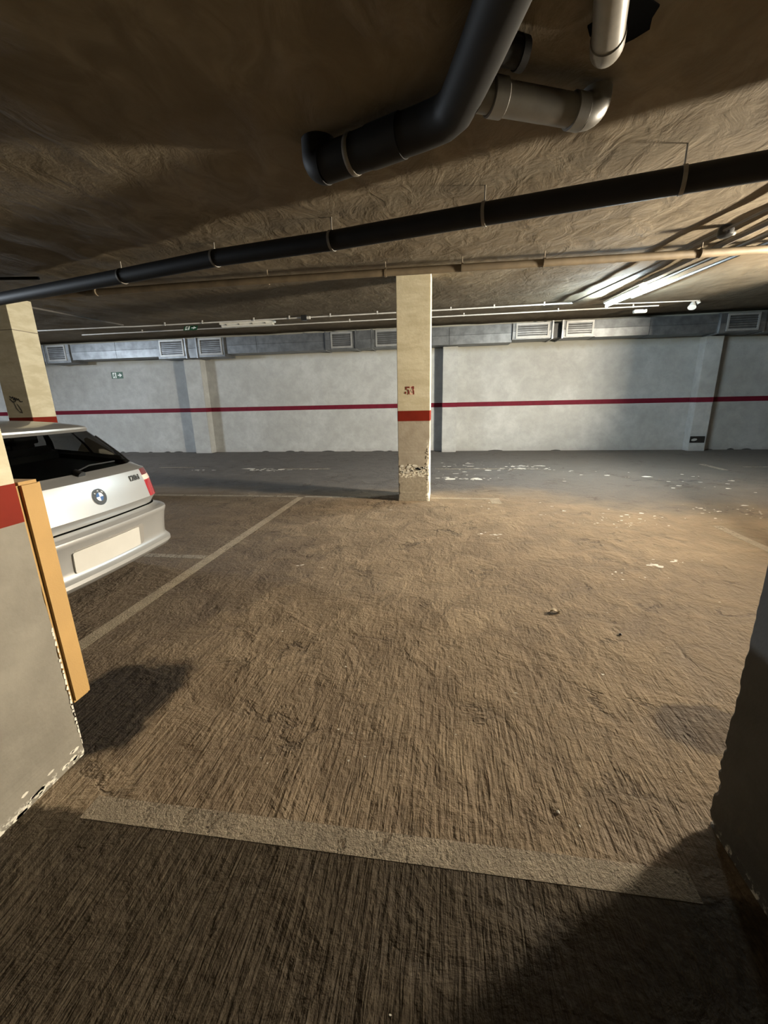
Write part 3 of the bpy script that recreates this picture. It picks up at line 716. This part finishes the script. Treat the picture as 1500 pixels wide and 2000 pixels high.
jb = empty('broken_socket', (6.66, WALL_Y - PD, 0.30)); tag(jb, 'broken black socket box low on the right hand wall pilaster', 'socket')
MB().box(-0.19, 0.17, -0.012, 0.0, -0.08, 0.09, bev=0.005).build('box_body', M['black'], jb)
mb = MB(); mb.poly([(-0.09 + 0.07 * math.cos(a * .785), -0.013, 0.0 + 0.035 * math.sin(a * .785 + .3)) for a in range(8)], (0, -0.012, 0)); mb.build('cable_cap', M['conduit'], jb)
lf = empty('dry_leaf', (0.79, 2.72, 0.0)); tag(lf, 'small curled dry leaf lying on the open brown floor', 'leaf')
mb = MB(); vs = []; fs = []
for i in range(7):
    t = i / 6; w = 0.022 * math.sin(math.pi * min(1, t * 0.95 + 0.03)) + 0.001
    for s in (-1, 0, 1): vs.append((t * 0.07 - 0.035, s * w, 0.004 + abs(s) * 0.014 + 0.008 * math.sin(t * 5)))
for i in range(6):
    for k in range(2): a = i * 3 + k; fs.append((a, a + 1, a + 4, a + 3))
mb.add(vs, fs); mb.build('blade', simple('dry_leaf', (0.45, 0.38, 0.27), 0.7, var=0.3, nscale=60), lf)
MB().tube([(-0.05, -0.004, 0.004), (-0.034, 0, 0.005)], 0.0015, 6).build('stem', simple('leaf_stem', (0.12, 0.08, 0.05), 0.7), lf)
for (x, y, s) in ((1.12, 2.47, 0.012), (0.43, 1.22, 0.008)):
    mb = MB(); bm = bmesh.new(); bmesh.ops.create_icosphere(bm, subdivisions=1, radius=s)
    for v in bm.verts: v.co *= random.uniform(0.7, 1.1); v.co.z *= 0.6
    bm.verts.index_update(); mb.add([v.co[:] for v in bm.verts], [[v.index for v in f.verts] for f in bm.faces]); bm.free()
    pb = mb.build('pebble', M['black'] if s > 0.01 else M['flake'])
    pb.location = (x, y, s * 0.55); tag(pb, 'tiny dark pebble on the floor right of the leaf' if s > 0.01 else 'tiny white pebble on the floor near the front line', 'pebble')
#CAR
# ------------------------------------------------------------------ parked silver hatchback
M['silver'] = None
def car_paint():
    m, nt, p = new_mat('silver_car_paint'); t = NT(nt); v = t.coord()
    t.link(t.mix(t.noise(v, 900, 2), (0.34, 0.34, 0.335), (0.42, 0.42, 0.415)), p.inputs['Base Color'])
    p.inputs['Metallic'].default_value = 0.55; p.inputs['Roughness'].default_value = 0.34
    p.inputs['Coat Weight'].default_value = 0.6; p.inputs['Coat Roughness'].default_value = 0.06
    return m
M['silver'] = car_paint()
def glass_mat():
    m, nt, p = new_mat('tinted_car_glass')
    p.inputs['Base Color'].default_value = (0.16, 0.168, 0.165, 1); p.inputs['Roughness'].default_value = 0.02
    p.inputs['Transmission Weight'].default_value = 1.0; p.inputs['IOR'].default_value = 1.08
    p.inputs['Specular IOR Level'].default_value = 0.5
    return m
M['glass'] = glass_mat()
M['redlens'] = simple('red_tail_lens', (0.28, 0.004, 0.010), 0.12, var=0.1, spec=0.6, coat=0.6)
M['reddark'] = simple('dark_red_lens', (0.10, 0.004, 0.006), 0.12, var=0.1, coat=0.6)
M['clearlens'] = simple('clear_lens', (0.70, 0.52, 0.46), 0.15, var=0.05, coat=0.5)
M['plate'] = simple('blank_plate', (0.46, 0.45, 0.42), 0.4, var=0.03)
M['recess_shade'] = simple('bumper_recess_shade', (0.20, 0.19, 0.175), 0.5, var=0.05)
M['rubber'] = simple('tyre_rubber', (0.015, 0.015, 0.015), 0.8)
M['chrome'] = simple('chrome', (0.80, 0.80, 0.80), 0.12, 1.0, var=0.02)
M['blue'] = simple('badge_blue', (0.015, 0.07, 0.22), 0.3, var=0.02)
M['badgewhite'] = simple('badge_white', (0.8, 0.82, 0.85), 0.3, var=0.02)
M['cabin'] = simple('dark_upholstery', (0.012, 0.012, 0.012), 0.85, var=0.1)
M['badgegrey'] = simple('badge_dark_chrome', (0.10, 0.10, 0.10), 0.3, 0.6, var=0.05)

CAR_X, CAR_Y = -2.40, 2.57
car = empty('parked_car', (CAR_X, CAR_Y, 0), math.pi); tag(car, 'silver hatchback parked with its rear towards the open bay', 'car')
# z, rear x, rear bow, half width, rear corner (lx, ly), front x, front corner
LV = [
 (0.2, 0.16, 0.05, 0.694, 0.3, 0.25, 4.02, 0.5),
 (0.245, 0.07, 0.05, 0.734, 0.3, 0.25, 4.12, 0.5),
 (0.275, 0.015, 0.05, 0.779, 0.32, 0.25, 4.16, 0.5),
 (0.3, 0.0, 0.05, 0.8, 0.33, 0.25, 4.18, 0.5),
 (0.325, 0.004, 0.05, 0.802, 0.33, 0.25, 4.19, 0.5),
 (0.345, 0.022, 0.05, 0.792, 0.32, 0.25, 4.2, 0.5),
 (0.365, 0.034, 0.05, 0.784, 0.32, 0.25, 4.2, 0.5),
 (0.4, 0.036, 0.05, 0.786, 0.32, 0.25, 4.21, 0.5),
 (0.48, 0.032, 0.05, 0.796, 0.32, 0.25, 4.21, 0.5),
 (0.545, 0.024, 0.05, 0.804, 0.32, 0.25, 4.2, 0.5),
 (0.57, 0.016, 0.05, 0.807, 0.32, 0.25, 4.19, 0.5),
 (0.59, 0.01, 0.05, 0.809, 0.32, 0.25, 4.18, 0.5),
 (0.606, 0.014, 0.05, 0.808, 0.32, 0.25, 4.17, 0.5),
 (0.616, 0.03, 0.05, 0.804, 0.32, 0.25, 4.16, 0.5),
 (0.622, 0.055, 0.06, 0.8, 0.34, 0.27, 4.15, 0.5),
 (0.632, 0.08, 0.06, 0.798, 0.36, 0.29, 4.14, 0.5),
 (0.64, 0.086, 0.06, 0.797, 0.38, 0.31, 4.13, 0.5),
 (0.648, 0.09, 0.06, 0.797, 0.4, 0.33, 4.12, 0.5),
 (0.652, 0.088, 0.06, 0.797, 0.42, 0.347, 4.11, 0.5),
 (0.668, 0.08, 0.06, 0.797, 0.42, 0.347, 4.09, 0.5),
 (0.722, 0.036, 0.06, 0.798, 0.42, 0.348, 3.99, 0.5),
 (0.8, 0.055, 0.06, 0.796, 0.42, 0.346, 3.78, 0.5),
 (0.86, 0.068, 0.06, 0.792, 0.42, 0.342, 3.56, 0.5),
 (0.9, 0.08, 0.06, 0.784, 0.42, 0.334, 3.38, 0.48),
 (0.935, 0.09, 0.06, 0.774, 0.42, 0.324, 3.2, 0.46),
 (0.952, 0.096, 0.06, 0.764, 0.42, 0.314, 3.08, 0.44),
 (0.96, 0.112, 0.06, 0.749, 0.42, 0.299, 3.0, 0.42),
 (0.985, 0.185, 0.07, 0.768, 0.4, 0.338, 2.95, 0.4),
 (0.995, 0.215, 0.07, 0.758, 0.4, 0.328, 2.92, 0.4),
 (1.06, 0.281, 0.08, 0.76, 0.4, 0.34, 2.78, 0.38),
 (1.14, 0.361, 0.09, 0.728, 0.38, 0.32, 2.6, 0.36),
 (1.22, 0.442, 0.1, 0.694, 0.36, 0.3, 2.42, 0.34),
 (1.268, 0.495, 0.1, 0.672, 0.34, 0.28, 2.31, 0.32),
 (1.28, 0.482, 0.1, 0.664, 0.34, 0.28, 2.28, 0.32),
 (1.29, 0.47, 0.1, 0.652, 0.34, 0.28, 2.26, 0.32),
 (1.304, 0.472, 0.1, 0.64, 0.34, 0.28, 2.22, 0.3),
 (1.318, 0.51, 0.1, 0.615, 0.34, 0.28, 2.15, 0.3),
 (1.34, 0.68, 0.1, 0.585, 0.32, 0.28, 2.02, 0.3),
 (1.358, 0.9, 0.08, 0.52, 0.28, 0.26, 1.86, 0.28),
 (1.37, 1.12, 0.05, 0.4, 0.22, 0.22, 1.7, 0.24),
 (1.375, 1.3, 0.02, 0.2, 0.1, 0.1, 1.55, 0.1),
]
NR, NC, NS, NF, NG = 16, 12, 44, 10, 10
def half_outline(z, xr, bow, hw, lx, ly, xf, rf):
    pts = []; yc = hw - ly
    for i in range(NR + 1):
        y = yc * i / NR; pts.append((xr + bow * (y / hw) ** 2, y))
    xb = xr + bow * (yc / hw) ** 2; slope = 2 * bow * yc / hw ** 2
    for i in range(1, NC + 1):
        a = (math.pi / 2) * i / NC; q = 2 / 2.3
        pts.append((xb + slope * ly * math.sin(a) * 0.3 + lx * (1 - math.cos(a) ** q), yc + ly * math.sin(a) ** q))
    xs0 = pts[-1][0]; xs1 = xf - rf
    for i in range(1, NS): pts.append((xs0 + (xs1 - xs0) * i / NS, hw))
    yf = hw - rf * 0.8
    for i in range(NF + 1):
        a = (math.pi / 2) * i / NF; pts.append((xs1 + rf * 0.75 * math.sin(a), yf + rf * 0.8 * math.cos(a)))
    for i in range(1, NG + 1):
        y = yf * (1 - i / NG); pts.append((xf - rf * 0.25 * (y / yf) ** 2, y))
    return pts
rings = []
for L_ in LV:
    h = half_outline(*L_)
    rings.append([(x, y, L_[0]) for x, y in h] + [(x, -y, L_[0]) for x, y in h[-2:0:-1]])
NP = len(rings[0]); NH = len(half_outline(*LV[0]))
WH = [(0.78, 0.315), (3.44, 0.315)]; WR = 0.355
parts = {}
def cls(i, k):
    q = [rings[i][k], rings[i][(k + 1) % NP], rings[i + 1][(k + 1) % NP], rings[i + 1][k]]
    x = sum(p[0] for p in q) / 4; y = abs(sum(p[1] for p in q) / 4); z = sum(p[2] for p in q) / 4
    z0 = LV[i][0]
    kk = k if k < NH else NP - 1 - k
    if y > 0.66 and z < 0.68:
        for wx, wz in WH:
            if (x - wx) ** 2 + (z - wz) ** 2 < WR ** 2: return None
    rear = kk < NR + NC
    if rear and z0 < 0.62 and x < 0.45: return 'rear_bumper'
    if rear and 0.62 <= z0 < 0.652: return 'bumper_gap'
    if 0.652 <= z0 < 0.994 and kk < NR + 1: return 'tailgate'
    if 0.722 <= z0 < 0.952 and NR + 1 <= kk < NR + NC + 2: return 'tail_light'
    if 0.995 <= z0 < 1.262 and kk < NR + 5: return 'rear_window'
    if 1.02 <= z0 + 0.03 < 1.28 and NR + NC - 1 <= kk < NR + NC + NS - 1 and kk not in (NR + NC + 14, NR + NC + 15, NR + NC + 4): return 'side_window'
    if 0.995 <= z0 < 1.275 and kk >= NR + NC + NS + 4: return 'windscreen'
    if z0 < 0.60 and kk >= NR + NC + NS: return 'front_bumper'
    return 'body'
for i in range(len(LV) - 1):
    for k in range(NP):
        c = cls(i, k)
        if c in ('tail_light', 'side_window'): c += '_l' if k < NH else '_r'
        if c: parts.setdefault(c, []).append((i, k))
def part(name, faces, mat, extra=None, smooth=32):
    mb = MB(); idx = {}
    for (i, k) in faces:
        f = []
        for (a, b) in ((i, k), (i, (k + 1) % NP), (i + 1, (k + 1) % NP), (i + 1, k)):
            if (a, b) not in idx: idx[(a, b)] = len(mb.v); mb.v.append(rings[a][b])
            f.append(idx[(a, b)])
        mb.f.append(tuple(f)); mb.m.append(extra(i, k) if extra else 0)
    return mb.build(name, mat, car, smooth=smooth)
TOP = len(LV) - 1
for nm, fs in parts.items():
    base = nm[:-2] if nm[-2:] in ('_l', '_r') else nm
    if base == 'tail_light':
        ob = part('tail_light', fs, [M['redlens'], M['reddark'], M['clearlens']], lambda i, k: 1 if LV[i][0] >= 0.90 else (2 if LV[i][0] >= 0.86 else 0))
    elif 'window' in base or base == 'windscreen': ob = part(base, fs, M['glass'])
    elif base == 'bumper_gap': ob = part('bumper_shelf', fs, [M['silver'], M['void']], lambda i, k: 1 if LV[i][0] >= 0.640 else 0)
    else: ob = part(base, fs, M['silver'])
# roof cap and underside
mb = MB(); mb.add(rings[TOP], [tuple(range(NP))]); mb.build('roof_panel', M['silver'], car)
mb = MB(); mb.add([(x, y, 0.20) for x, y, z in rings[0]], [tuple(range(NP))]); mb.build('underbody', M['black'], car)
def rear_x(y, z):
    for a, b in zip(LV[:-1], LV[1:]):
        if a[0] <= z <= b[0]:
            t = (z - a[0]) / (b[0] - a[0]); return (a[1] + (b[1] - a[1]) * t) + (a[2] + (b[2] - a[2]) * t) * (y / a[3]) ** 2
# number plate (blank) over a raised panel that paints the recessed shade dark
def patch(name, poly, off, th, mat, parent=car):
    """polygon of (y, z) laid on the rear surface, standing proud by off"""
    mb = MB(); n = len(poly)
    vs = [(rear_x(y, z) - off, y, z) for y, z in poly] + [(rear_x(y, z) - off + th, y, z) for y, z in poly]
    cy_ = sum(p[0] for p in poly) / n; cz_ = sum(p[1] for p in poly) / n
    vs.append((rear_x(cy_, cz_) - off, cy_, cz_))
    fs = [(k, (k + 1) % n, 2 * n) for k in range(n)] + [(k, (k + 1) % n, n + (k + 1) % n, n + k) for k in range(n)]
    mb.add(vs, fs); return mb.build(name, mat, parent, smooth=40)
def rrect(y0, y1, z0, z1, r, n=4, skew=0.0):
    pts = []
    for (cy_, cz_, a0) in ((y1 - r, z1 - r, 0), (y0 + r, z1 - r, 90), (y0 + r, z0 + r, 180), (y1 - r, z0 + r, 270)):
        for k in range(n + 1):
            a = math.radians(a0 + 90 * k / n); pts.append((cy_ + r * math.cos(a), cz_ + r * math.sin(a)))
    # densify long edges so the panel follows the bumper
    out = []
    for p, q in zip(pts, pts[1:] + pts[:1]):
        m = max(1, int(abs(p[0] - q[0]) / 0.06))
        for k in range(m): out.append((p[0] + (q[0] - p[0]) * k / m, p[1] + (q[1] - p[1]) * k / m))
    return out
bump_ob = [o for o in car.children if o.name.startswith('rear_bumper')][0]
patch('plate_recess_shade', [(a * (1.0 - 0.25 * (0.53 - b)), b) for a, b in rrect(-0.345, 0.325, 0.372, 0.535, 0.03)], 0.002, 0.01, M['recess_shade'], bump_ob)
patch('number_plate', rrect(-0.275, 0.335, 0.374, 0.522, 0.014), 0.012, 0.014, M['plate'])
# badge on the tailgate
bz = 0.83; bx = rear_x(0, bz) - 0.001
bd_ = empty('badge', (bx, 0, bz)); bd_.parent = car
bd_.rotation_euler = (0, math.radians(13), 0)
def disc(name, r, x0, x1, mat, a0=0, a1=2 * math.pi, n=32):
    pts = [(x0, r * math.cos(a0 + (a1 - a0) * k / n), r * math.sin(a0 + (a1 - a0) * k / n)) for k in range(n if a1 - a0 > 6 else n + 1)]
    if a1 - a0 < 6: pts.append((x0, 0, 0))
    return MB().poly(pts, (x1 - x0, 0, 0)).build(name, mat, bd_)
disc('badge_rim', 0.060, 0.0, -0.003, M['chrome'])
disc('badge_ring', 0.056, -0.001, -0.0040, M['black'])
disc('badge_centre_rim', 0.033, -0.002, -0.0046, M['chrome'])
for k in range(4): disc('badge_quarter', 0.0305, -0.003, -0.0052, M['blue'] if k % 2 == 0 else M['badgewhite'], k * math.pi / 2, (k + 1) * math.pi / 2, 8)
for k, ch in enumerate('BMW'):
    a = math.radians(135 - 45 * k)   # seen from behind the car, +y is to the left
    MTb = Matrix.Translation((-0.0042, -0.0445 * math.cos(a), 0.0425 * math.sin(a))) @ Matrix.Rotation(-math.pi / 2, 4, 'Z') @ Matrix.Rotation(math.pi / 2, 4, 'X') @ Matrix.Rotation(a - math.pi / 2, 4, 'Z')
    text_obj('badge_letter', ch, 0.017, M['badgewhite'], bd_, MTb, 0.0006)
ty, tz = -0.40, 0.895
MTb = Matrix.Translation((rear_x(ty, tz) - 0.005, ty, tz)) @ Matrix.Rotation(-math.pi / 2 + 0.075, 4, 'Z') @ Matrix.Rotation(math.pi / 2 - 0.26, 4, 'X')
text_obj('model_lettering', '120d', 0.062, M['badgegrey'], car, MTb, 0.002, 0.0012)
# wiper on the rear window: boss, arm
wz = 1.0
MB().tube([(rear_x(0, 0.985) - 0.02, 0, 0.985), (rear_x(0, 1.01) - 0.012, 0, 1.015)], [0.03, 0.018], 12).build('wiper_boss', M['black'], car, smooth=40)
def on_glass(y, z): return Vector((rear_x(y, z) - 0.014, y, z))
MB().tube([on_glass(0, 1.01), on_glass(-0.16, 1.035), on_glass(-0.42, 1.03)], 0.006, 8).build('wiper_arm', M['black'], car)
# black seal framing the rear window
i0 = next(i for i, l in enumerate(LV) if l[0] == 0.995); i1 = next(i for i, l in enumerate(LV) if l[0] == 1.268)
for s in (0, 1):
    kk = NR + 5 if s == 0 else NP - (NR + 5)
    MB().tube([Vector(rings[i][kk]) + Vector((-0.004, 0, 0)) for i in range(i0, i1)], 0.009, 8).build('window_seal', M['black'], car)
MB().tube([Vector((rear_x(0, 1.30) + 0.8, 0, 1.352)), Vector((rear_x(0, 1.30) + 0.65, 0, 1.40))], [0.012, 0.003], 8).build('roof_aerial', M['black'], car)
# exhaust
MB().tube([(0.05, 0.50, 0.185), (0.35, 0.50, 0.185)], 0.036, 16, caps=False).build('exhaust_pipe', M['metal'], car, smooth=40)
MB().tube([(0.09, 0.50, 0.185), (0.11, 0.50, 0.185)], 0.035, 16).build('exhaust_bore', M['void'], car)
# wheels
for wx, wz_ in WH:
    for s in (-1, 1):
        w = empty('wheel', (wx, s * 0.70, wz_)); w.parent = car
        MB().tube([(0, -0.10, 0), (0, -0.085, 0), (0, 0.085, 0), (0, 0.10, 0)], [0.27, 0.312, 0.312, 0.27], 36).build('tyre', M['rubber'], w, smooth=30)
        mb = MB(); mb.tube([(0, s * 0.088, 0), (0, s * 0.104, 0)], 0.055, 16)
        for k in range(5):
            a = 2 * math.pi * k / 5; d_ = Vector((math.cos(a), 0, math.sin(a))); n_ = Vector((-math.sin(a), 0, math.cos(a))); b_ = Vector((0, s * 0.10, 0))
            mb.poly([b_ + d_ * 0.03 + n_ * 0.03, b_ + d_ * 0.03 - n_ * 0.03, b_ + d_ * 0.21 - n_ * 0.02, b_ + d_ * 0.21 + n_ * 0.02], (0, s * -0.02, 0))
        mb.build('rim_spokes', M['chrome'], w)
        MB().tube([(wx, s * 0.54, wz_), (wx, s * 0.56, wz_)], 0.36, 32).build('wheel_arch_liner', M['void'], car)
        ring_ = arc((wx, s * 0.800, wz_), WR + 0.005, -0.35, math.pi + 0.35, (1, 0, 0), (0, 0, 1), 28)
        MB().tube(ring_, 0.020, 8).build('wheel_arch', M['silver'], car, smooth=50)
# cabin behind the glass: seats with headrests, shelf
MB().box(0.35, 1.2, -0.6, 0.6, 0.93, 0.955).build('parcel_shelf', M['cabin'], car)
for y in (-0.40, 0.40):
    MB().box(1.05, 1.2, y - 0.26, y + 0.26, 0.45, 1.06, bev=0.05).build('rear_seat_back', M['cabin'], car, smooth=40)
    MB().box(1.08, 1.18, y - 0.13, y + 0.13, 1.06, 1.20, bev=0.04).build('headrest', M['cabin'], car, smooth=40)
    MB().box(2.0, 2.15, y - 0.24, y + 0.24, 0.4, 1.08, bev=0.05).build('front_seat_back', M['cabin'], car, smooth=40)
    MB().box(2.02, 2.12, y - 0.13, y + 0.13, 1.08, 1.23, bev=0.04).build('headrest', M['cabin'], car, smooth=40)
# front lamps, grille, mirrors, door handles (hidden by the pillar from here)
for s in (-1, 1):
    MB().box(3.95, 4.10, s * 0.62 - 0.14, s * 0.62 + 0.14, 0.60, 0.70, bev=0.03).build('headlamp', M['clearlens'], car, smooth=40)
    MB().box(4.08, 4.14, s * 0.11 - 0.09, s * 0.11 + 0.09, 0.56, 0.68, bev=0.02).build('front_grille', M['black'], car, smooth=40)
    MB().box(2.55, 2.68, s * 0.86 - 0.09, s * 0.86 + 0.09, 0.95, 1.06, bev=0.03).build('door_mirror', M['silver'], car, smooth=40)
    for hx_ in (1.45, 2.35): MB().box(hx_ - 0.09, hx_ + 0.09, s * 0.80 - 0.012, s * 0.80 + 0.012, 0.80, 0.825, bev=0.008).build('door_handle', M['silver'], car, smooth=40)
